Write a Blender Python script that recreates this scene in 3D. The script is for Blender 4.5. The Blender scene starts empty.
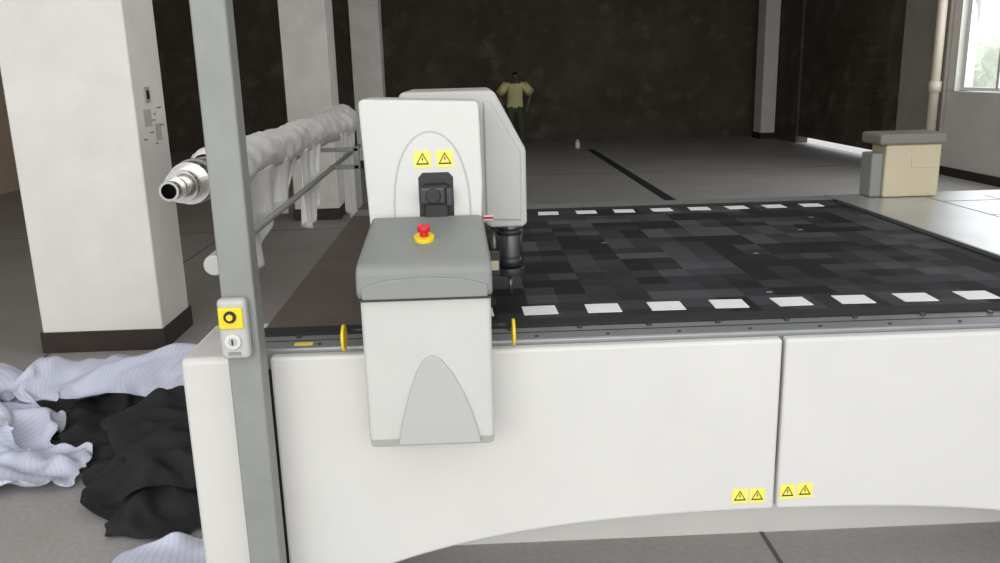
import bpy, bmesh, math, random
from mathutils import Vector, Matrix, noise
random.seed(7)
scene=bpy.context.scene
COL=scene.collection

# ------------------------------------------------------------ materials
def mat(name,col,rough=0.6,metal=0.0,var=0.0,vscale=6.0,bump=0.0,bscale=60.0,spec=0.5):
    m=bpy.data.materials.new(name); m.use_nodes=True
    nt=m.node_tree; N=nt.nodes; L=nt.links
    b=N['Principled BSDF']
    b.inputs['Roughness'].default_value=rough
    b.inputs['Metallic'].default_value=metal
    b.inputs['Specular IOR Level'].default_value=spec
    b.inputs['Base Color'].default_value=(col[0],col[1],col[2],1)
    tc=N.new('ShaderNodeTexCoord')
    if var>0:
        n=N.new('ShaderNodeTexNoise'); n.inputs['Scale'].default_value=vscale; n.inputs['Detail'].default_value=6
        n.inputs['Roughness'].default_value=0.6
        L.new(tc.outputs['Object'],n.inputs['Vector'])
        r=N.new('ShaderNodeValToRGB')
        r.color_ramp.elements[0].position=0.3; r.color_ramp.elements[1].position=0.7
        r.color_ramp.elements[0].color=(col[0]*(1-var),col[1]*(1-var),col[2]*(1-var),1)
        r.color_ramp.elements[1].color=(min(1,col[0]*(1+var)),min(1,col[1]*(1+var)),min(1,col[2]*(1+var)),1)
        L.new(n.outputs['Fac'],r.inputs['Fac']); L.new(r.outputs['Color'],b.inputs['Base Color'])
    if bump>0:
        n2=N.new('ShaderNodeTexNoise'); n2.inputs['Scale'].default_value=bscale; n2.inputs['Detail'].default_value=4
        L.new(tc.outputs['Object'],n2.inputs['Vector'])
        bp=N.new('ShaderNodeBump'); bp.inputs['Strength'].default_value=bump; bp.inputs['Distance'].default_value=0.01
        L.new(n2.outputs['Fac'],bp.inputs['Height']); L.new(bp.outputs['Normal'],b.inputs['Normal'])
    return m

M={}
M['panel']=mat('painted_panel_white',(0.635,0.628,0.60),0.42,var=0.03,vscale=2.5,bump=0.05,bscale=180)
M['panel2']=mat('painted_head_white',(0.61,0.61,0.58),0.4,var=0.03,vscale=5,bump=0.05,bscale=200)
M['headside']=mat('painted_cover_grey',(0.46,0.462,0.435),0.42,var=0.03,vscale=5)
M['greypaint']=mat('painted_console_grey',(0.235,0.245,0.23),0.45,var=0.04,vscale=8,bump=0.06,bscale=300)
M['emboss']=mat('embossed_grey',(0.43,0.435,0.41),0.5)
M['console']=mat('console_body',(0.53,0.532,0.505),0.42,var=0.03,vscale=6,bump=0.05,bscale=250)
M['steelpaint']=mat('post_grey_paint',(0.24,0.25,0.235),0.45,var=0.08,vscale=7,bump=0.08,bscale=90)
M['alu']=mat('aluminium_rail',(0.30,0.31,0.31),0.45,metal=0.5,var=0.06,vscale=8)
M['plate']=mat('stainless_table_plate',(0.55,0.57,0.57),0.3,metal=0.55,var=0.08,vscale=4)
M['steel']=mat('worn_steel',(0.46,0.45,0.43),0.2,metal=1.0,var=0.15,vscale=12)
M['knife']=mat('machined_steel_dark',(0.18,0.18,0.18),0.4,metal=0.8,var=0.1,vscale=12)
M['darkmetal']=mat('dark_metal',(0.05,0.05,0.055),0.4,metal=0.4)
M['black']=mat('black_plastic',(0.012,0.012,0.014),0.4)
M['blackrub']=mat('black_rubber_strip',(0.015,0.016,0.018),0.8,bump=0.2,bscale=200)
M['yellow']=mat('yellow_plastic',(0.85,0.62,0.02),0.4)
M['label']=mat('yellow_label',(0.88,0.78,0.12),0.5)
M['red']=mat('red_plastic',(0.65,0.01,0.03),0.25)
M['white']=mat('white_square_tile',(0.88,0.9,0.88),0.5,var=0.04,vscale=20)
M['cream']=mat('cream_box_paint',(0.56,0.49,0.34),0.5,var=0.03,vscale=6)
M['boxcap']=mat('box_cap_grey',(0.20,0.19,0.16),0.5)
M['conv']=mat('conveyor_side_brown_grey',(0.10,0.078,0.068),0.5,var=0.15,vscale=5)
M['plaster']=mat('white_plaster',(0.86,0.84,0.80),0.85,var=0.05,vscale=3,bump=0.15,bscale=25)
M['plaster2']=mat('far_pillar_plaster',(0.82,0.80,0.76),0.85,var=0.1,vscale=3,bump=0.1,bscale=25)
M['basebd']=mat('dark_brown_skirting',(0.035,0.025,0.02),0.6,var=0.2,vscale=9)
M['rightwall']=mat('right_wall_plaster',(0.74,0.74,0.69),0.85,var=0.06,vscale=2)
M['shadedpier']=mat('shaded_pier_plaster',(0.42,0.39,0.34),0.85,var=0.12,vscale=2)  # white wall pier, its shade put into a darker base colour
M['tan']=mat('left_wall_tan',(0.58,0.45,0.32),0.85,var=0.08,vscale=1)
M['ceil']=mat('ceiling_plaster',(0.35,0.34,0.32),0.9)
M['frame']=mat('window_frame_white',(0.8,0.8,0.8),0.4)
M['pipe']=mat('cream_pvc_pipe',(0.72,0.66,0.54),0.4)
M['plastic']=mat('white_wrap_plastic',(0.78,0.77,0.75),0.35,var=0.05,vscale=14,bump=0.5,bscale=22)
M['blackcloth']=mat('black_fabric',(0.018,0.018,0.020),0.9,var=0.25,vscale=9,bump=0.3,bscale=120)
M['grass']=mat('outdoor_foliage',(0.82,0.88,0.74),0.8,var=0.12,vscale=7)
M['outside']=mat('outdoor_concrete',(0.85,0.85,0.83),0.9)
M['shirt']=mat('yellow_shirt',(0.70,0.68,0.32),0.85)
M['skin']=mat('skin_tan',(0.16,0.09,0.06),0.6)
M['hair']=mat('black_hair',(0.01,0.01,0.01),0.7)
M['pants']=mat('dark_green_trousers',(0.06,0.08,0.05),0.9)
M['jug']=mat('white_plastic_jug',(0.85,0.85,0.85),0.4)
M['paper']=mat('paper_notice',(0.55,0.53,0.48),0.8)
M['channel']=mat('floor_channel_dark',(0.012,0.012,0.012),0.9)
M['joint']=mat('floor_joint_dark',(0.13,0.125,0.12),0.9)

def stained():
    m=bpy.data.materials.new('dark_stained_wall'); m.use_nodes=True
    nt=m.node_tree;N=nt.nodes;L=nt.links;b=N['Principled BSDF'];b.inputs['Roughness'].default_value=0.95
    b.inputs['Specular IOR Level'].default_value=0.1
    tc=N.new('ShaderNodeTexCoord')
    n=N.new('ShaderNodeTexNoise');n.inputs['Scale'].default_value=0.9;n.inputs['Detail'].default_value=9;n.inputs['Roughness'].default_value=0.72
    L.new(tc.outputs['Object'],n.inputs['Vector'])
    r=N.new('ShaderNodeValToRGB');e=r.color_ramp.elements
    e[0].position=0.35;e[0].color=(0.085,0.070,0.055,1);e[1].position=0.75;e[1].color=(0.160,0.140,0.115,1)
    x=e.new(0.55);x.color=(0.113,0.096,0.078,1)
    L.new(n.outputs['Fac'],r.inputs['Fac'])
    n2=N.new('ShaderNodeTexNoise');n2.inputs['Scale'].default_value=2.6;n2.inputs['Detail'].default_value=6
    L.new(tc.outputs['Object'],n2.inputs['Vector'])
    r2=N.new('ShaderNodeValToRGB');r2.color_ramp.elements[0].position=0.55;r2.color_ramp.elements[1].position=0.72
    L.new(n2.outputs['Fac'],r2.inputs['Fac'])
    mx=N.new('ShaderNodeMixRGB');mx.inputs['Color2'].default_value=(0.158,0.143,0.115,1)
    L.new(r2.outputs['Color'],mx.inputs['Fac']);L.new(r.outputs['Color'],mx.inputs['Color1'])
    L.new(mx.outputs['Color'],b.inputs['Base Color'])
    return m
M['stain']=stained()

def floor_mat():
    m=bpy.data.materials.new('worn_concrete_floor'); m.use_nodes=True
    nt=m.node_tree;N=nt.nodes;L=nt.links;b=N['Principled BSDF']
    tc=N.new('ShaderNodeTexCoord')
    n=N.new('ShaderNodeTexNoise');n.inputs['Scale'].default_value=0.9;n.inputs['Detail'].default_value=8;n.inputs['Roughness'].default_value=0.65
    L.new(tc.outputs['Object'],n.inputs['Vector'])
    r=N.new('ShaderNodeValToRGB');e=r.color_ramp.elements
    e[0].position=0.3;e[0].color=(0.42,0.40,0.38,1);e[1].position=0.75;e[1].color=(0.55,0.53,0.51,1)
    L.new(n.outputs['Fac'],r.inputs['Fac'])
    n2=N.new('ShaderNodeTexNoise');n2.inputs['Scale'].default_value=45;n2.inputs['Detail'].default_value=4
    L.new(tc.outputs['Object'],n2.inputs['Vector'])
    mx=N.new('ShaderNodeMixRGB');mx.blend_type='MULTIPLY';mx.inputs['Fac'].default_value=0.35
    L.new(r.outputs['Color'],mx.inputs['Color1']);L.new(n2.outputs['Fac'],mx.inputs['Color2'])
    L.new(mx.outputs['Color'],b.inputs['Base Color'])
    b.inputs['Roughness'].default_value=0.6
    bp=N.new('ShaderNodeBump');bp.inputs['Strength'].default_value=0.15;bp.inputs['Distance'].default_value=0.01
    L.new(n2.outputs['Fac'],bp.inputs['Height']);L.new(bp.outputs['Normal'],b.inputs['Normal'])
    return m
M['floor']=floor_mat()

def bed_mat():
    m=bpy.data.materials.new('bristle_bed_patchwork'); m.use_nodes=True
    nt=m.node_tree;N=nt.nodes;L=nt.links;b=N['Principled BSDF']
    tc=N.new('ShaderNodeTexCoord')
    def cells(sx,sy,off):
        mp=N.new('ShaderNodeVectorMath');mp.operation='ADD';mp.inputs[1].default_value=off
        L.new(tc.outputs['Object'],mp.inputs[0])
        sn=N.new('ShaderNodeVectorMath');sn.operation='SNAP';sn.inputs[1].default_value=(sx,sy,10)
        L.new(mp.outputs[0],sn.inputs[0])
        w=N.new('ShaderNodeTexWhiteNoise');w.noise_dimensions='3D'
        L.new(sn.outputs[0],w.inputs['Vector'])
        return w.outputs['Value']
    a=cells(0.2,0.1,(0.03,0.02,0.5)); c=cells(0.1,0.2,(0.03,0.02,0.5))
    s2=N.new('ShaderNodeMath');s2.operation='ADD';L.new(a,s2.inputs[0]);L.new(c,s2.inputs[1])
    r=N.new('ShaderNodeValToRGB');e=r.color_ramp.elements
    dv=N.new('ShaderNodeMath');dv.operation='DIVIDE';dv.inputs[1].default_value=2.0;L.new(s2.outputs[0],dv.inputs[0])
    e[0].position=0.3;e[0].color=(0.013,0.0135,0.016,1);e[1].position=0.9;e[1].color=(0.072,0.073,0.080,1)
    L.new(dv.outputs[0],r.inputs['Fac'])
    L.new(r.outputs['Color'],b.inputs['Base Color'])
    b.inputs['Roughness'].default_value=0.75
    b.inputs['Specular IOR Level'].default_value=0.2
    n2=N.new('ShaderNodeTexNoise');n2.inputs['Scale'].default_value=150;L.new(tc.outputs['Object'],n2.inputs['Vector'])
    bp=N.new('ShaderNodeBump');bp.inputs['Strength'].default_value=0.3;bp.inputs['Distance'].default_value=0.005
    L.new(n2.outputs['Fac'],bp.inputs['Height']);L.new(bp.outputs['Normal'],b.inputs['Normal'])
    return m
M['bed']=bed_mat()

def striped_cloth():
    m=bpy.data.materials.new('lavender_pinstripe_fabric'); m.use_nodes=True
    nt=m.node_tree;N=nt.nodes;L=nt.links;b=N['Principled BSDF'];b.inputs['Roughness'].default_value=0.85
    tc=N.new('ShaderNodeTexCoord')
    w=N.new('ShaderNodeTexWave');w.inputs['Scale'].default_value=22;w.inputs['Distortion'].default_value=0.3
    L.new(tc.outputs['UV'],w.inputs['Vector'])
    r=N.new('ShaderNodeValToRGB');e=r.color_ramp.elements
    e[0].position=0.0;e[0].color=(0.55,0.58,0.72,1);e[1].position=0.25;e[1].color=(0.64,0.66,0.78,1)
    L.new(w.outputs['Fac'],r.inputs['Fac']);L.new(r.outputs['Color'],b.inputs['Base Color'])
    n2=N.new('ShaderNodeTexNoise');n2.inputs['Scale'].default_value=30;L.new(tc.outputs['Object'],n2.inputs['Vector'])
    bp=N.new('ShaderNodeBump');bp.inputs['Strength'].default_value=0.25;bp.inputs['Distance'].default_value=0.01
    L.new(n2.outputs['Fac'],bp.inputs['Height']);L.new(bp.outputs['Normal'],b.inputs['Normal'])
    return m
M['stripe']=striped_cloth()

# ------------------------------------------------------------ geometry helpers
def empty(name):
    e=bpy.data.objects.new(name,None); COL.objects.link(e); return e
def finish(name,bm,m,parent,bevel=0,smooth=False,seg=3):
    bmesh.ops.recalc_face_normals(bm,faces=bm.faces)
    me=bpy.data.meshes.new(name); bm.to_mesh(me); bm.free()
    ms=m if isinstance(m,(list,tuple)) else [m]
    for k in ms: me.materials.append(k)
    o=bpy.data.objects.new(name,me); COL.objects.link(o)
    if parent: o.parent=parent
    if bevel:
        b=o.modifiers.new('bev','BEVEL'); b.width=bevel; b.segments=seg; b.limit_method='ANGLE'; b.angle_limit=math.radians(35)
        b.harden_normals=False
    if smooth or bevel:
        for p in me.polygons: p.use_smooth=smooth
    return o
def box(name,x0,x1,y0,y1,z0,z1,m,parent=None,bevel=0):
    bm=bmesh.new()
    bmesh.ops.create_cube(bm,size=1,matrix=Matrix.Translation(((x0+x1)/2,(y0+y1)/2,(z0+z1)/2))@Matrix.Diagonal((x1-x0,y1-y0,z1-z0,1)))
    return finish(name,bm,m,parent,bevel)
def prism(name,pts,axis,a0,a1,m,parent=None,bevel=0):
    bm=bmesh.new()
    def P(p,a):
        if axis=='x': return (a,p[0],p[1])
        if axis=='y': return (p[0],a,p[1])
        return (p[0],p[1],a)
    v0=[bm.verts.new(P(p,a0)) for p in pts]; v1=[bm.verts.new(P(p,a1)) for p in pts]
    bm.faces.new(v0); bm.faces.new(v1[::-1])
    n=len(pts)
    for i in range(n): bm.faces.new((v0[i],v0[(i+1)%n],v1[(i+1)%n],v1[i]))
    return finish(name,bm,m,parent,bevel)
def cyl(name,p0,p1,r,m,parent=None,r2=None,seg=28,bevel=0):
    p0=Vector(p0);p1=Vector(p1);d=p1-p0
    bm=bmesh.new()
    bmesh.ops.create_cone(bm,cap_ends=True,segments=seg,radius1=r,radius2=r if r2 is None else r2,depth=d.length)
    q=d.to_track_quat('Z','Y').to_matrix().to_4x4()
    bmesh.ops.transform(bm,matrix=Matrix.Translation((p0+p1)/2)@q,verts=bm.verts)
    o=finish(name,bm,m,parent,bevel)
    for p in o.data.polygons: p.use_smooth=len(p.vertices)==4
    return o
def hollow(name,p0,p1,r,ri,m,parent=None,seg=32):
    p0=Vector(p0);p1=Vector(p1);d=p1-p0;q=d.to_track_quat('Z','Y').to_matrix()
    bm=bmesh.new();rings=[]
    for (pp,rr) in ((p0,r),(p1,r),(p1,ri),(p0,ri)):
        rings.append([bm.verts.new(pp+q@Vector((rr*math.cos(2*math.pi*i/seg),rr*math.sin(2*math.pi*i/seg),0))) for i in range(seg)])
    sm=[]
    for k in range(4):
        A=rings[k];B=rings[(k+1)%4]
        for i in range(seg):
            bm.faces.new((A[i],A[(i+1)%seg],B[(i+1)%seg],B[i])); sm.append(k in (0,2))
    o=finish(name,bm,m,parent,0,smooth=False)
    return o
def warning(name,x,z,y,s,parent):
    box(name+'_plate',x-s/2,x+s/2,y-0.0012,y+0.001,z-s/2,z+s/2,M['label'],parent)
    a=s*0.40
    o=[(x-a,z-a*0.78),(x+a,z-a*0.78),(x,z+a)]
    i=[(x+(p[0]-x)*0.72,z+(p[1]-z)*0.72) for p in o]
    bm=bmesh.new()
    vo=[bm.verts.new((p[0],y-0.0018,p[1])) for p in o];vi=[bm.verts.new((p[0],y-0.0018,p[1])) for p in i]
    for k in range(3): bm.faces.new((vo[k],vo[(k+1)%3],vi[(k+1)%3],vi[k]))
    finish(name+'_triangle',bm,M['black'],parent)
    prism(name+'_bolt',[(x-s*.02,z+s*.14),(x+s*.04,z+s*.14),(x+s*.01,z+s*.02),(x+s*.05,z+s*.02),(x-s*.02,z-s*.2),(x,z-s*.03),(x-s*.05,z-s*.03)],'y',y-0.0018,y-0.001,M['black'],parent)

# ------------------------------------------------------------ room shell
XL,XR,YB,YF,ZC=-7.0,6.75,19.5,-2.5,4.2
box('floor',XL-0.3,XR+0.2,YF-6,YB+0.3,-0.2,0,M['floor'])
box('ceiling',XL-0.3,XR+0.3,1.0,YB+0.3,ZC,ZC+0.2,M['ceil'])
box('wall_back',XL-0.3,XR+0.3,YB,YB+0.3,0,ZC,M['stain'])
box('wall_left',XL-0.3,XL,YF,YB,0,ZC,M['tan'])
WS=[(XR,17.42,YB,0.0,2.9,'stain'),(XR,13.22,YB,2.92,ZC,'stain'),(XR,13.22,13.78,0.0,2.9,'stain'),
    (XR-0.05,11.95,13.2,0,ZC,'shadedpier'),(XR,7.0,11.94,0,1.165,'rightwall'),(XR,7.0,11.94,3.205,ZC,'rightwall'),
    (XR,11.76,11.94,1.17,3.2,'rightwall'),(XR,YF,6.99,0,ZC,'rightwall')]
for i,(x,a,b,c,e,k) in enumerate(WS):
    box('wall_right' if i==0 else 'wall_right.%03d'%i,x,XR+0.25,a,b,c,e,M[k])
d=empty('door_1')
box('shutter_leaf',XR+0.05,XR+0.12,13.8,17.4,0.14,2.88,M['stain'],d)
for k in range(13):
    box('shutter_slat_%d'%k,XR+0.035,XR+0.05,13.8,17.4,0.16+k*0.2,0.28+k*0.2,M['stain'],d,0.005)
w=empty('window_1')
for n,(a,b,c,e) in {'sill':(7.02,11.74,1.175,1.22),'head':(7.02,11.74,3.14,3.195),'jamb_a':(11.67,11.74,1.22,3.14),'jamb_b':(7.02,7.08,1.22,3.14),'mullion_a':(10.9,10.96,1.22,3.14),'mullion_b':(9.3,9.36,1.22,3.14)}.items():
    box(n,XR+0.08,XR+0.16,a,b,c,e,M['frame'],w)
box('baseboard_right',XR-0.015,XR-0.001,7.0,11.94,0,0.12,M['basebd'])
box('outdoor_ground',XR+0.3,XR+14,-2,26,-0.25,-0.02,M['outside'])
bush=empty('foliage_bush')
for k in range(26):
    bm=bmesh.new();bmesh.ops.create_icosphere(bm,subdivisions=3,radius=random.uniform(.4,.7))
    c=Vector((XR+random.uniform(4,6.5),random.uniform(9,22),random.uniform(.4,1.7)))
    for v in bm.verts:
        v.co*=1+0.45*noise.noise(v.co*4+c)
        v.co+=c
    finish('leaf_mass_%d'%k,bm,M['grass'],bush,0,smooth=False)
def pillar(name,x0,x1,y0,y1,m,base=True):
    e=empty(name)
    box('shaft',x0,x1,y0,y1,0,ZC,m,e,0.012)
    if base: box('skirting',x0-0.012,x1+0.012,y0-0.012,y1+0.012,0,0.13,M['basebd'],e,0.004)
    return e
pl=pillar('concrete_pillar',-2.62,-1.90,5.0,5.5,M['plaster'])
box('switch_plate',-1.9,-1.89,5.16,5.24,1.47,1.56,M['headside'],pl,0.002)
box('switch_hole',-1.892,-1.887,5.18,5.22,1.49,1.54,M['black'],pl)
box('paper_notice_a',-1.901,-1.898,5.12,5.24,1.33,1.43,M['paper'],pl)
box('paper_notice_b',-1.901,-1.898,5.28,5.38,1.24,1.34,M['paper'],pl)
for k in range(7):
    y=5.08+random.random()*0.3
    box('pillar_scribble_%d'%k,-1.902,-1.897,y,y+0.03+random.random()*0.05,1.22+0.035*k,1.228+0.035*k,M['greypaint'],pl)
pillar('concrete_pillar.001',-2.0,-1.50,9.6,10.15,M['plaster2'])
pillar('concrete_pillar.002',-1.95,-1.45,15.0,15.5,M['plaster2'])
pillar('concrete_pillar.003',6.42,6.73,18.6,19.1,M['plaster'])
pp=empty('drain_pipe')
cyl('pipe_run',(XR-0.15,12.0,0.0),(XR-0.15,12.0,ZC),0.065,M['pipe'],pp)
cyl('pipe_collar',(XR-0.15,12.0,1.15),(XR-0.15,12.0,1.3),0.085,M['pipe'],pp)
cyl('pipe_collar_low',(XR-0.15,12.0,0.4),(XR-0.15,12.0,0.5),0.085,M['pipe'],pp)
box('floor_channel',2.39,2.53,9.0,17.2,0.0,0.004,M['channel'])
j=empty('floor_joints')
box('joint_long',0.975,0.99,YF,9.0,0.0,0.002,M['joint'],j)
box('joint_left',-2.6,-2.585,YF,YB,0.0,0.002,M['joint'],j)
box('joint_cross',XL,XR,9.0,9.02,0.0,0.002,M['joint'],j)
box('joint_cross_far',XL,XR,13.2,13.22,0.0,0.002,M['joint'],j)
box('joint_cross_near',XL,XR,1.6,1.615,0.0,0.002,M['joint'],j)

# ------------------------------------------------------------ cutting table
T=empty('fabric_cutting_table')
ZT=0.88
box('bed_surface',-0.10,1.92,2.40,4.37,ZT-0.04,ZT,M['bed'],T)
box('bed_side_conveyor',-0.62,-0.10,2.40,4.9,ZT-0.04,ZT-0.002,M['conv'],T)
box('bed_front_brush',-0.62,1.95,2.33,2.40,ZT-0.03,ZT+0.006,M['blackrub'],T,0.004)
box('bed_back_brush',-0.10,1.95,4.37,4.43,ZT-0.03,ZT+0.006,M['blackrub'],T,0.004)
box('bed_right_brush',1.92,1.96,2.40,4.43,ZT-0.03,ZT+0.006,M['blackrub'],T,0.004)
box('front_rail',-0.62,3.4,2.215,2.33,ZT-0.06,ZT+0.0,M['alu'],T,0.006)
box('front_rail_groove',-0.62,3.4,2.275,2.282,ZT,ZT+0.001,M['darkmetal'],T)
for k in range(18):
    x=-0.5+k*0.2
    cyl('rail_screw_%d'%k,(x,2.31,ZT-0.002),(x,2.31,ZT+0.006),0.008,M['darkmetal'],T,seg=12)
    cyl('rail_bolt_%d'%k,(x+0.07,2.24,ZT-0.002),(x+0.07,2.24,ZT+0.003),0.005,M['darkmetal'],T,seg=12)
for row,yy in ((0,2.50),(1,4.30)):
    for k in range(10):
        x=0.005+0.196*k
        if x>1.86: continue
        a=random.uniform(-.05,.05);w2=0.052;h2=0.046
        pts=[]
        for sx,sy in((-1,-1),(1,-1),(1,1),(-1,1)):
            px,py=sx*w2,sy*h2
            pts.append((x+px*math.cos(a)-py*math.sin(a),yy+px*math.sin(a)+py*math.cos(a)))
        prism('white_square_%d_%d'%(row,k),pts,'z',ZT,ZT+0.002,M['white'],T)
for (x,y) in ((0.55,3.5),(0.95,2.62),(1.45,3.65),(1.1,3.2),(1.62,3.95)):
    box('lint_fleck_%d'%int(x*100),x,x+0.02,y,y+0.004,ZT,ZT+0.001,M['headside'],T)
box('inner_frame',-0.5,3.3,2.64,4.8,0.0,0.42,M['panel'],T)
box('inner_core',-0.55,3.35,2.30,4.85,0.42,ZT-0.045,M['headside'],T)
def arch(x):
    u=abs(x-0.82); return max(0.05,0.352-(0.06*u*u+0.040*u**4))
def front_panel(name,x0,x1):
    pts=[(x0,0.868),(x1,0.868)]
    n=24
    for i in range(n+1):
        x=x1+(x0-x1)*i/n
        pts.append((x,arch(x)))
    return prism(name,pts,'y',2.175,2.213,M['panel'],T,0.010)
front_panel('front_panel_a',-0.555,0.842)
front_panel('front_panel_b',0.851,2.30)
box('front_panel_c',2.31,3.4,2.175,2.213,0.05,0.868,M['panel'],T,0.01)
box('left_end_cover',-0.80,-0.585,2.19,2.52,0.0,0.868,M['panel'],T,0.018)
box('left_end_gap',-0.59,-0.555,2.23,2.45,0.0,0.84,M['darkmetal'],T)
box('rail_label',-0.50,-0.45,2.235,2.26,ZT,ZT+0.001,M['label'],T)
warning('warn_a',0.742,0.400,2.175,0.044,T); warning('warn_b',0.792,0.400,2.175,0.044,T)
warning('warn_c',0.880,0.408,2.175,0.044,T); warning('warn_d',0.930,0.410,2.175,0.044,T)
box('takeoff_plate',1.96,3.4,2.33,4.62,ZT-0.03,ZT+0.002,M['plate'],T,0.004)
for k in range(3):
    box('plate_seam_%d'%k,2.45+k*0.32,2.456+k*0.32,2.35,4.43,ZT+0.002,ZT+0.003,M['darkmetal'],T)
for k in range(5):
    box('plate_cross_%d'%k,2.45,3.38,2.6+k*0.42,2.606+k*0.42,ZT+0.002,ZT+0.003,M['darkmetal'],T)
box('plate_edge_seam',1.96,1.975,2.34,4.60,ZT+0.002,ZT+0.004,M['alu'],T)
box('back_rail',-0.62,3.4,4.43,4.62,ZT-0.10,ZT-0.0,M['alu'],T,0.006)

B=empty('drive_end_box')
zb=ZT+0.0045
box('box_body',2.22,2.52,4.45,4.62,zb,1.165,M['cream'],B,0.01)
box('box_cap',2.175,2.535,4.43,4.66,1.165,1.225,M['boxcap'],B,0.015)
box('box_side',2.155,2.22,4.47,4.60,zb,1.12,M['greypaint'],B,0.01)
box('box_vent',2.36,2.50,4.446,4.452,1.04,1.10,M['cream'],B,0.002)

# ------------------------------------------------------------ gantry + cutting head
G=empty('cutting_gantry')
box('beam',-0.24,0.0,2.40,4.85,1.20,1.50,M['headside'],G,0.02)
box('far_leg',-0.24,0.0,4.66,4.85,ZT+0.002,1.25,M['headside'],G,0.02)
A=prism('beam_end_cover',[(-0.278,1.19),(0.028,1.19),(0.034,1.30),(0.030,1.515),(0.022,1.524),(-0.280,1.536),(-0.291,1.527)],'y',2.30,2.50,M['panel2'],G,0.008)
def archpts(cx,hw,z0,z1,n=20):
    p=[]
    for i in range(n+1):
        t=math.pi*i/n
        p.append((cx+hw*math.cos(t), z0+(z1-z0)*max(0,math.sin(t))**0.75))
    return p
prism('cover_arch_line',archpts(-0.105,0.106,1.195,1.449),'y',2.296,2.303,M['emboss'],G,0.001)
prism('cover_arch',archpts(-0.105,0.103,1.195,1.445),'y',2.293,2.305,M['panel2'],G,0.004)
prism('motor_opening',[(-0.140,1.192),(-0.046,1.192),(-0.046,1.325),(-0.058,1.338),(-0.128,1.338),(-0.140,1.325)],'y',2.290,2.30,M['black'],G,0.002)
warning('warn_head_a',-0.126,1.374,2.2925,0.045,G); warning('warn_head_b',-0.066,1.374,2.2925,0.045,G)
box('motor_base',-0.128,-0.058,2.265,2.295,1.192,1.31,M['black'],G,0.010)
box('motor_clamp',-0.136,-0.066,2.25,2.268,1.255,1.305,M['darkmetal'],G,0.008)
cyl('motor_shaft',(-0.100,2.255,1.28),(-0.100,2.238,1.28),0.020,M['black'],G,bevel=0.003)
box('motor_tab',-0.066,-0.048,2.255,2.275,1.25,1.30,M['darkmetal'],G,0.004)
prism('carriage_cover',[(-0.20,1.20),(-0.20,1.536),(-0.190,1.546),(0.066,1.546),(0.080,1.540),(0.165,1.378),(0.168,1.365),(0.168,1.150),(0.155,1.140),(0.06,1.140),(0.04,1.155)],'y',2.52,2.98,M['headside'],G,0.008)
prism('carriage_face',[(0.045,1.165),(0.045,1.515),(0.066,1.515),(0.152,1.365),(0.152,1.160)],'y',2.514,2.525,M['headside'],G,0.006)
box('carriage_red_label',0.036,0.066,2.508,2.514,1.165,1.18,M['white'],G)
box('carriage_red_bar',0.036,0.066,2.506,2.510,1.169,1.176,M['red'],G)
cyl('knife_drive',(0.118,2.62,1.145),(0.118,2.62,1.0),0.031,M['knife'],G,bevel=0.003)
cyl('knife_collar',(0.118,2.62,1.12),(0.118,2.62,1.10),0.038,M['darkmetal'],G)
cyl('knife_collar_low',(0.118,2.62,1.03),(0.118,2.62,1.0),0.037,M['darkmetal'],G)
cyl('presser_foot',(0.118,2.62,0.995),(0.118,2.62,0.97),0.044,M['darkmetal'],G,bevel=0.003)
cyl('knife_rod',(0.118,2.62,0.97),(0.118,2.62,0.90),0.008,M['knife'],G)
cyl('guide_rod_a',(0.068,2.60,1.15),(0.068,2.60,0.98),0.009,M['knife'],G)
cyl('guide_rod_b',(0.155,2.66,1.15),(0.155,2.66,0.98),0.007,M['darkmetal'],G)
box('tool_bracket',0.045,0.085,2.56,2.60,0.98,1.06,M['darkmetal'],G,0.004)
box('tool_block',0.05,0.08,2.545,2.565,1.0,1.03,M['cream'],G,0.003)
prof=[(2.03,0.660),(2.005,0.695),(2.0,1.06),(2.0,1.075),(2.30,1.075),(2.30,0.905),(2.172,0.905),(2.172,0.660)]
prism('console_lower',prof,'x',-0.279,0.041,M['console'],G,0.012)
band=[(1.995,1.066),(1.985,1.085),(1.985,1.13),(1.998,1.152),(2.04,1.163),(2.27,1.222),(2.29,1.215),(2.295,1.066)]
bo=prism('console_top',band,'x',-0.285,0.046,M['greypaint'],G,0.012)
for v in bo.data.vertices:
    t=(v.co.y-1.99)/0.31
    if v.co.z>1.1: v.co.x=-0.118+(v.co.x+0.118)*(1-0.10*max(0,t))
box('console_shadow_gap',-0.279,0.042,1.992,2.2,1.062,1.068,M['darkmetal'],G)
prism('console_front_lip',[(-0.27,1.07),(0.033,1.07),(0.035,1.10),(-0.03,1.118),(-0.12,1.123),(-0.21,1.118),(-0.273,1.10)],'y',1.980,1.99,M['greypaint'],G,0.003)
fin=[(-0.205,0.68),(-0.19,0.75),(-0.17,0.82),(-0.15,0.875),(-0.13,0.908),(-0.11,0.919),(-0.088,0.908),(-0.06,0.87),(-0.035,0.82),(-0.015,0.765),(0.0,0.71),(0.007,0.68)]
prism('console_fin',fin,'y',1.9955,2.02,M['emboss'],G,0.0035)
n=Vector((0,-0.25,1)).normalized();c=Vector((-0.122,2.13,1.187))
cyl('estop_disc',c-n*0.004,c+n*0.010,0.026,M['yellow'],G,bevel=0.002)
cyl('estop_stem',c+n*0.008,c+n*0.025,0.011,M['red'],G)
cyl('estop_button',c+n*0.022,c+n*0.038,0.017,M['red'],G,bevel=0.005)
for s,x in (('l',-0.350),('r',0.103)):
    cyl('bumper_disc_'+s,(x-0.004,2.165,0.92),(x+0.004,2.165,0.92),0.036,M['yellow'],G,bevel=0.002,seg=36)
    xe=-0.27 if s=='l' else 0.035
    cyl('bumper_rod_'+s,(x,2.20,0.93),(xe,2.20,0.93),0.004,M['darkmetal'],G)

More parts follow.
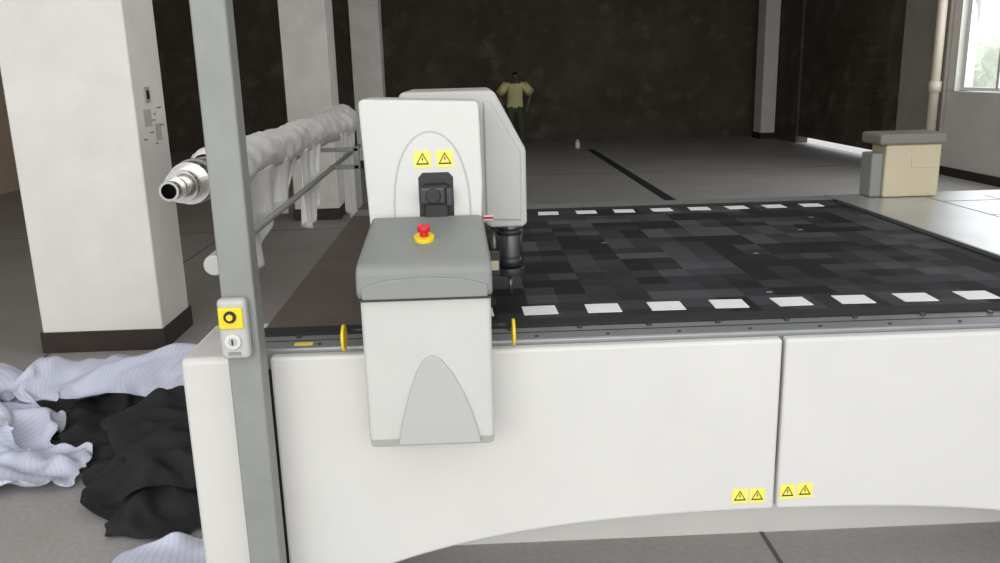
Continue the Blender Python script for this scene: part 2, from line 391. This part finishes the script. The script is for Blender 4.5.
# ------------------------------------------------------------ front post with switch box
P=empty('steel_guard_post')
box('post_shaft',-0.628,-0.545,2.05,2.12,0.0,3.2,M['steelpaint'],P,0.006)
box('post_foot',-0.67,-0.50,2.01,2.15,0.0,0.012,M['steelpaint'],P,0.003)
box('switch_housing',-0.632,-0.560,2.015,2.05,0.92,1.075,M['headside'],P,0.012)
box('switch_yellow_plate',-0.628,-0.568,2.009,2.018,1.0,1.055,M['yellow'],P,0.006)
cyl('switch_black_ring',(-0.598,2.012,1.032),(-0.598,2.004,1.032),0.015,M['black'],P)
cyl('switch_yellow_core',(-0.598,2.005,1.032),(-0.598,2.001,1.032),0.008,M['yellow'],P)
cyl('lock_ring',(-0.598,2.017,0.968),(-0.598,2.008,0.968),0.020,M['panel'],P,bevel=0.002)
cyl('lock_core',(-0.598,2.009,0.968),(-0.598,2.006,0.968),0.011,M['emboss'],P)
box('lock_keyhole',-0.600,-0.596,2.0045,2.006,0.961,0.975,M['black'],P)
box('switch_text',-0.612,-0.582,2.0125,2.016,0.932,0.940,M['greypaint'],P)

# ------------------------------------------------------------ wrapped roller
R_=empty('wrapped_fabric_roller')
rx,rz=-0.90,1.275
hollow('core_tube',(rx,2.55,rz),(rx,2.68,rz),0.030,0.023,M['steel'],R_)
hollow('core_flange',(rx,2.60,rz),(rx,2.615,rz),0.037,0.03,M['steel'],R_)
hollow('core_collar',(rx,2.66,rz),(rx,2.74,rz),0.052,0.03,M['steel'],R_)
hollow('roller_tube',(rx,2.74,rz),(rx,3.0,rz),0.068,0.05,M['steel'],R_)
hollow('roller_ring',(rx,2.80,rz),(rx,2.82,rz),0.073,0.05,M['steelpaint'],R_)
cyl('roller_plug',(rx,2.745,rz),(rx,2.76,rz),0.060,M['darkmetal'],R_)
bm=bmesh.new();nu,nv=150,48;g=[]
for i in range(nu+1):
    y=2.95+(6.3-2.95)*i/nu;row=[]
    for k in range(nv):
        a=2*math.pi*k/nv
        p=Vector((math.cos(a)*1.0,y*2.2,math.sin(a)*1.0))
        r=0.086+0.012*noise.noise(p*1.3)+0.008*abs(noise.noise(p*4))
        r+=0.0035*math.sin(y*26+2*a+3*noise.noise(p))
        if y>5.6: r*=1+0.25*min(1,(y-5.6)/0.3)
        if i==0:r*=0.85
        row.append(bm.verts.new((rx+r*math.cos(a),y,rz+r*math.sin(a))))
    g.append(row)
for i in range(nu):
    for k in range(nv):
        bm.faces.new((g[i][k],g[i][(k+1)%nv],g[i+1][(k+1)%nv],g[i+1][k]))
bm.faces.new(g[-1])
finish('plastic_wrap',bm,M['plastic'],R_,0,True)
def drape(name,y0,y1,low,seed,shear=0.0,x=-0.835,zt=1.245):
    bm=bmesh.new();nu,nv=50,26;g=[]
    for i in range(nu+1):
        u=i/nu;l=low(u);row=[]
        for k in range(nv+1):
            v=k/nv
            z=zt-(zt-l)*v
            yc=(y0+y1)/2+shear*v
            y=yc+(u-0.5)*(y1-y0)*(1-0.35*v)
            xx=x+0.025*noise.noise(Vector((y*4+seed,z*3,seed)))*v+0.022*math.sin(u*19+z*4+seed)*(0.25+v*.75)+0.01
            row.append(bm.verts.new((xx,y,z)))
        g.append(row)
    for i in range(nu):
        for k in range(nv):bm.faces.new((g[i][k],g[i][k+1],g[i+1][k+1],g[i+1][k]))
    o=finish(name,bm,M['plastic'],R_,0,True)
    s=o.modifiers.new('s','SOLIDIFY');s.thickness=0.003
drape('plastic_drape_near',2.98,4.15,lambda u:0.91+0.18*u-0.04*math.sin(u*9),1.3,-0.12)
drape('plastic_drape_mid',4.2,4.8,lambda u:0.91-0.06*math.sin(u*math.pi*1.2),4.7,-0.2)
drape('plastic_drape_far',5.5,6.2,lambda u:0.70-0.08*math.sin(u*math.pi),8.1,0.1,zt=1.24)
cyl('lower_bar',(-0.778,2.62,1.06),(-0.79,6.2,1.10),0.013,M['steelpaint'],R_)
cyl('lower_bar_sleeve',(-0.776,2.50,1.055),(-0.776,2.70,1.06),0.032,M['headside'],R_,bevel=0.006)
box('bracket_upright_a',-0.715,-0.685,2.45,2.515,0.869,1.20,M['steelpaint'],R_,0.003)
cyl('bracket_arm_a',(-0.70,2.50,1.07),(-0.775,2.62,1.06),0.012,M['steelpaint'],R_)
cyl('bracket_strut_a',(-0.70,2.50,1.18),(-0.87,3.05,1.215),0.014,M['steelpaint'],R_)
box('bracket_upright_b',-0.66,-0.625,4.87,4.90,0.84,1.20,M['steelpaint'],R_,0.003)
box('bracket_arm_b',-0.80,-0.63,4.87,4.90,1.075,1.10,M['steelpaint'],R_,0.003)
box('bracket_saddle_b',-0.93,-0.63,4.87,4.90,1.175,1.198,M['steelpaint'],R_,0.003)

# ------------------------------------------------------------ heap of fabric on the floor (cloth settled on the floor)
def catmull(P,t):
    n=len(P)-1;s=min(int(t*n),n-1);f=t*n-s
    p=[Vector(P[max(0,s-1)]),Vector(P[s]),Vector(P[s+1]),Vector(P[min(n,s+2)])]
    return 0.5*((2*p[1])+(-p[0]+p[2])*f+(2*p[0]-5*p[1]+4*p[2]-p[3])*f*f+(-p[0]+3*p[1]-3*p[2]+p[3])*f**3)
H=empty('crumpled_fabric_heap')
def ribbon(name,path,width,seed,m,z0=0.22,cell=0.023):
    L_=sum((Vector(path[i+1])-Vector(path[i])).length for i in range(len(path)-1))
    nu=int(L_/cell);nv=int(width/cell)
    bm=bmesh.new();uv=bm.loops.layers.uv.new('UVMap');g=[]
    for i in range(nu+1):
        u=i/nu;p=catmull(path,u);t=catmull(path,min(1,u+.01))-catmull(path,max(0,u-.01))
        t=Vector((t.x,t.y)).normalized();nn=Vector((-t.y,t.x));row=[]
        for k in range(nv+1):
            v=-1+2*k/nv
            wl=width/2*(1+0.3*noise.noise(Vector((u*6,seed,v*.3))))*(0.7+0.3*math.sin(math.pi*min(1,max(0,u))))
            x=p.x+nn.x*v*wl;y=p.y+nn.y*v*wl;s=Vector((x*6,y*6,seed*3))
            z=z0+0.09*noise.noise(s)+0.06*noise.noise(s*2.3)
            row.append((bm.verts.new((x+.04*noise.noise(s+Vector((7,0,0))),y+.04*noise.noise(s+Vector((0,7,0))),z)),(u*L_,v*width/2)))
        g.append(row)
    for i in range(nu):
        for k in range(nv):
            q=(g[i][k],g[i+1][k],g[i+1][k+1],g[i][k+1]);f=bm.faces.new([a[0] for a in q])
            for l,a in zip(f.loops,q): l[uv].uv=a[1]
    bm.normal_update()
    me=bpy.data.meshes.new(name);bm.to_mesh(me);bm.free();me.materials.append(m)
    for p in me.polygons:p.use_smooth=True
    o=bpy.data.objects.new(name,me);COL.objects.link(o)
    return o
def dome(x,y,r,h):
    bm=bmesh.new();bmesh.ops.create_icosphere(bm,subdivisions=3,radius=1,matrix=Matrix.Translation((x,y,0))@Matrix.Diagonal((r,r,h,1)))
    me=bpy.data.meshes.new('c');bm.to_mesh(me);bm.free();o=bpy.data.objects.new('collider_tmp',me);COL.objects.link(o);return o
def settle(pieces,colliders,frames=30,grow=-0.45):
    done=[]
    for o in colliders:
        c=o.modifiers.new('c','COLLISION');o.collision.thickness_outer=0.008;o.collision.cloth_friction=60
    for o in pieces:
        cm=o.modifiers.new('cloth','CLOTH');s=cm.settings
        s.quality=6;s.mass=0.25;s.tension_stiffness=14;s.compression_stiffness=14;s.shear_stiffness=4;s.bending_stiffness=0.05
        s.shrink_min=grow;s.air_damping=2
        cs=cm.collision_settings;cs.use_collision=True;cs.collision_quality=3;cs.distance_min=0.006
        cs.use_self_collision=True;cs.self_distance_min=0.006
        cm.point_cache.frame_start=1;cm.point_cache.frame_end=frames
        scene.frame_start=1;scene.frame_end=frames
        for f_ in range(1,frames+1): scene.frame_set(f_)
        dg=bpy.context.evaluated_depsgraph_get()
        me=bpy.data.meshes.new_from_object(o.evaluated_get(dg))
        nm=o.name
        old=o;new=bpy.data.objects.new(nm+'_cloth',me);COL.objects.link(new)
        bpy.data.objects.remove(old)
        c=new.modifiers.new('c','COLLISION');new.collision.thickness_outer=0.008;new.collision.cloth_friction=60
        done.append(new)
        scene.frame_set(1)
    for o in done:
        m=o.modifiers.get('c')
        if m:o.modifiers.remove(m)
        for v in o.data.vertices:
            if v.co.z<0.003:v.co.z=0.003
            if v.co.x>-0.84:v.co.x=-0.84-0.02*abs(noise.noise(v.co*8))
        for p in o.data.polygons:p.use_smooth=True
        s=o.modifiers.new('th','SOLIDIFY');s.thickness=0.003;s.offset=1
        s=o.modifiers.new('sub','SUBSURF');s.levels=1;s.render_levels=1
        o.parent=H
    return done
flo=bpy.data.meshes.new('f');flo.from_pydata([(-6,0,0),(0,0,0),(0,8,0),(-6,8,0)],[],[(0,1,2,3)])
fo=bpy.data.objects.new('collider_floor_tmp',flo);COL.objects.link(fo)
cols=[fo]+[dome(*a) for a in ((-2.15,4.0,.24,.15),(-1.75,4.2,.2,.18),(-1.36,3.6,.22,.18),(-1.2,3.15,.17,.15),(-1.35,4.2,.2,.2),(-2.25,3.6,.18,.1))]
pieces=[
 ribbon('black_back',[(-1.8,4.65),(-1.5,4.5),(-1.25,4.3)],0.42,4.4,M['blackcloth']),
 ribbon('black_main',[(-1.85,3.85),(-1.55,3.65),(-1.3,3.3),(-1.15,2.95)],0.46,3.3,M['blackcloth']),
 ribbon('black_top',[(-1.5,3.7),(-1.3,3.35),(-1.2,3.05)],0.34,9.3,M['blackcloth'],z0=0.32),
 ribbon('white_left',[(-2.7,3.9),(-2.35,3.7),(-2.1,3.45)],0.50,2.2,M['stripe']),
 ribbon('white_main',[(-2.25,3.5),(-2.27,3.85),(-2.0,4.15),(-1.65,4.08),(-1.35,3.85)],0.46,1.0,M['stripe'],z0=0.34),
 ribbon('white_front',[(-2.15,3.45),(-1.92,3.32),(-1.68,3.36)],0.30,5.2,M['stripe'],z0=0.3),
 ribbon('white_near',[(-1.20,2.64),(-1.08,2.68),(-0.98,2.70)],0.12,6.1,M['stripe'],z0=0.06)]
settle(pieces,cols)
for o in cols: bpy.data.objects.remove(o)

# ------------------------------------------------------------ distant worker
def person():
    e=empty('worker_in_yellow_shirt')
    V=[];E=[];Rr=[]
    def add(p,r,par=None):
        V.append(p);Rr.append(r)
        if par is not None:E.append((par,len(V)-1))
        return len(V)-1
    pel=add((0,0,0.90),(0.17,0.12))
    wa=add((0,0,1.05),(0.155,0.11),pel);ch=add((0,0.0,1.25),(0.18,0.12),wa);sh=add((0,0,1.36),(0.13,0.09),ch)
    nk=add((0,-0.01,1.44),(0.055,0.055),sh);hd0=add((0,-0.02,1.50),(0.065,0.075),nk)
    hd=add((0,-0.02,1.57),(0.078,0.095),hd0);add((0,-0.015,1.635),(0.055,0.065),hd)
    for s in(-1,1):
        a=add((s*0.19,0,1.34),(0.065,0.065),sh);el=add((s*0.31,0.03,1.12),(0.042,0.042),a)
        wr_=add((s*0.25,-0.12,0.93),(0.028,0.028),el)
        pm=add((s*0.235,-0.16,0.87),(0.036,0.018),wr_)
        for q,(dx,l) in enumerate(((-.027,.065),(-.009,.075),(.009,.07),(.027,.055))):
            f=add((s*0.235+dx,-0.18,0.87-l*.5),(0.009,0.009),pm);add((s*0.235+dx,-0.175,0.87-l),(0.008,0.008),f)
        th=add((s*0.20,-0.18,0.885),(0.010,0.010),wr_);add((s*0.19,-0.195,0.855),(0.009,0.009),th)
        hp=add((s*0.095,0,0.82),(0.105,0.105),pel);kn=add((s*0.12,-0.02,0.47),(0.065,0.07),hp)
        an=add((s*0.13,0.02,0.09),(0.045,0.05),kn);add((s*0.14,-0.14,0.045),(0.042,0.035),an)
    me=bpy.data.meshes.new('body');me.from_pydata(V,E,[]);o=bpy.data.objects.new('body_tmp',me);COL.objects.link(o)
    sk=o.modifiers.new('skin','SKIN')
    for i,r in enumerate(Rr): me.skin_vertices[0].data[i].radius=r
    me.skin_vertices[0].data[0].use_root=True
    ss=o.modifiers.new('sub','SUBSURF');ss.levels=2;ss.render_levels=2
    dg=bpy.context.evaluated_depsgraph_get();dg.update()
    nm=bpy.data.meshes.new_from_object(o.evaluated_get(dg))
    bpy.data.objects.remove(o)
    nm.materials.clear()
    for k in('shirt','skin','hair','pants','black'):nm.materials.append(M[k])
    for p in nm.polygons:
        c=p.center;p.use_smooth=True
        if c.z>1.60 or (c.z>1.50 and c.y>0.02):i=2
        elif c.z>1.415:i=1
        elif abs(c.x)>0.185 and c.z<1.20:i=1
        elif c.z>0.90 and not(abs(c.x)>0.19 and c.z<1.2):i=0
        elif c.y<-0.11 and c.z>0.7:i=1
        elif abs(c.x)>0.195 and c.z>0.76:i=1
        elif c.z<0.10:i=4
        else:i=3
        p.material_index=i
    b=bpy.data.objects.new('body',nm);COL.objects.link(b);b.parent=e
    for s in(-1,1):
        bm=bmesh.new();bmesh.ops.create_uvsphere(bm,u_segments=10,v_segments=8,radius=0.012,matrix=Matrix.Translation((s*0.03,-0.108,1.56)));finish('eye_%d'%s,bm,M['black'],e,0,True)
        bm=bmesh.new();bmesh.ops.create_uvsphere(bm,u_segments=10,v_segments=8,radius=0.022,matrix=Matrix.Translation((s*0.078,-0.01,1.55))@Matrix.Diagonal((.5,.8,1.3,1)));finish('ear_%d'%s,bm,M['skin'],e,0,True)
    bm=bmesh.new();bmesh.ops.create_cone(bm,cap_ends=True,segments=10,radius1=0.018,radius2=0.006,depth=0.045,matrix=Matrix.Translation((0,-0.115,1.535)));finish('nose',bm,M['skin'],e,0,True)
    box('mouth',-0.022,0.022,-0.108,-0.098,1.498,1.506,M['red'],e)
    for s in(-1,1):
        cyl('sleeve_%d'%s,(s*0.17,0,1.37),(s*0.30,0.02,1.185),0.075,M['shirt'],e,r2=0.095)
    for ch in e.children:
        for v in ch.data.vertices:
            t=min(1,max(0,(v.co.z-0.80)/0.3));t=t*t*(3-2*t);a=math.radians(24)*t
            y,z=v.co.y,v.co.z-0.92
            v.co.y=y*math.cos(a)-z*math.sin(a);v.co.z=0.92+y*math.sin(a)+z*math.cos(a)
    e.location=(0.95,17.3,0.0)
person()
jg=empty('white_jug')
cyl('jug_body',(2.25,17.6,0),(2.25,17.6,0.14),0.05,M['jug'],jg,bevel=0.015)
cyl('jug_neck',(2.25,17.6,0.14),(2.25,17.6,0.18),0.03,M['jug'],jg,r2=0.02)

# ------------------------------------------------------------ camera
f=845.;p=math.radians(14.0);yw=math.radians(1.85);r=0.026
Fv=Vector((math.sin(yw)*math.cos(p),math.cos(yw)*math.cos(p),-math.sin(p)))
R0=Vector((math.cos(yw),-math.sin(yw),0));U0=Vector((math.sin(yw)*math.sin(p),math.cos(yw)*math.sin(p),math.cos(p)))
Rv=R0*math.cos(r)-U0*math.sin(r);Uv=U0*math.cos(r)+R0*math.sin(r)
cam=bpy.data.cameras.new('camera');cam.sensor_width=36;cam.lens=f*36/1000;cam.clip_end=200
co=bpy.data.objects.new('camera',cam);COL.objects.link(co)
mw=Matrix((Rv,Uv,-Fv)).transposed().to_4x4();mw.translation=(0,0,1.6);co.matrix_world=mw
scene.camera=co

# ------------------------------------------------------------ light
wd=bpy.data.worlds.new('overcast_sky');scene.world=wd;wd.use_nodes=True
bg=wd.node_tree.nodes['Background'];bg.inputs['Color'].default_value=(0.94,0.96,1.0,1);bg.inputs['Strength'].default_value=1.55
def area(name,loc,target,sx,sy,en,col=(1,1,1)):
    l=bpy.data.lights.new(name,'AREA');l.shape='RECTANGLE';l.size=sx;l.size_y=sy;l.energy=en;l.color=col
    o=bpy.data.objects.new(name,l);COL.objects.link(o);o.location=loc
    o.rotation_euler=(Vector(target)-Vector(loc)).to_track_quat('-Z','Y').to_euler();return o
area('doorway_daylight',(-1,-6.0,3.6),(-0.5,5,0.6),8,3.5,330,(1,0.985,0.94))
area('window_daylight',(XR-0.1,9.4,2.2),(2,10,0),4.5,1.9,60,(0.95,0.98,1))
area('added_fill_hall',(2.5,12.5,4.1),(2.5,12.5,0),4,4,8,(1,0.98,0.95))  # added overhead fill to brighten the far floor, not a fixture
area('added_fill_table',(0.8,4.0,4.1),(0.8,4.0,0),2.5,2.5,35,(1,0.98,0.95))  # invented light above the machine, lifts the bed and other flat tops
scene.view_settings.view_transform='Standard'
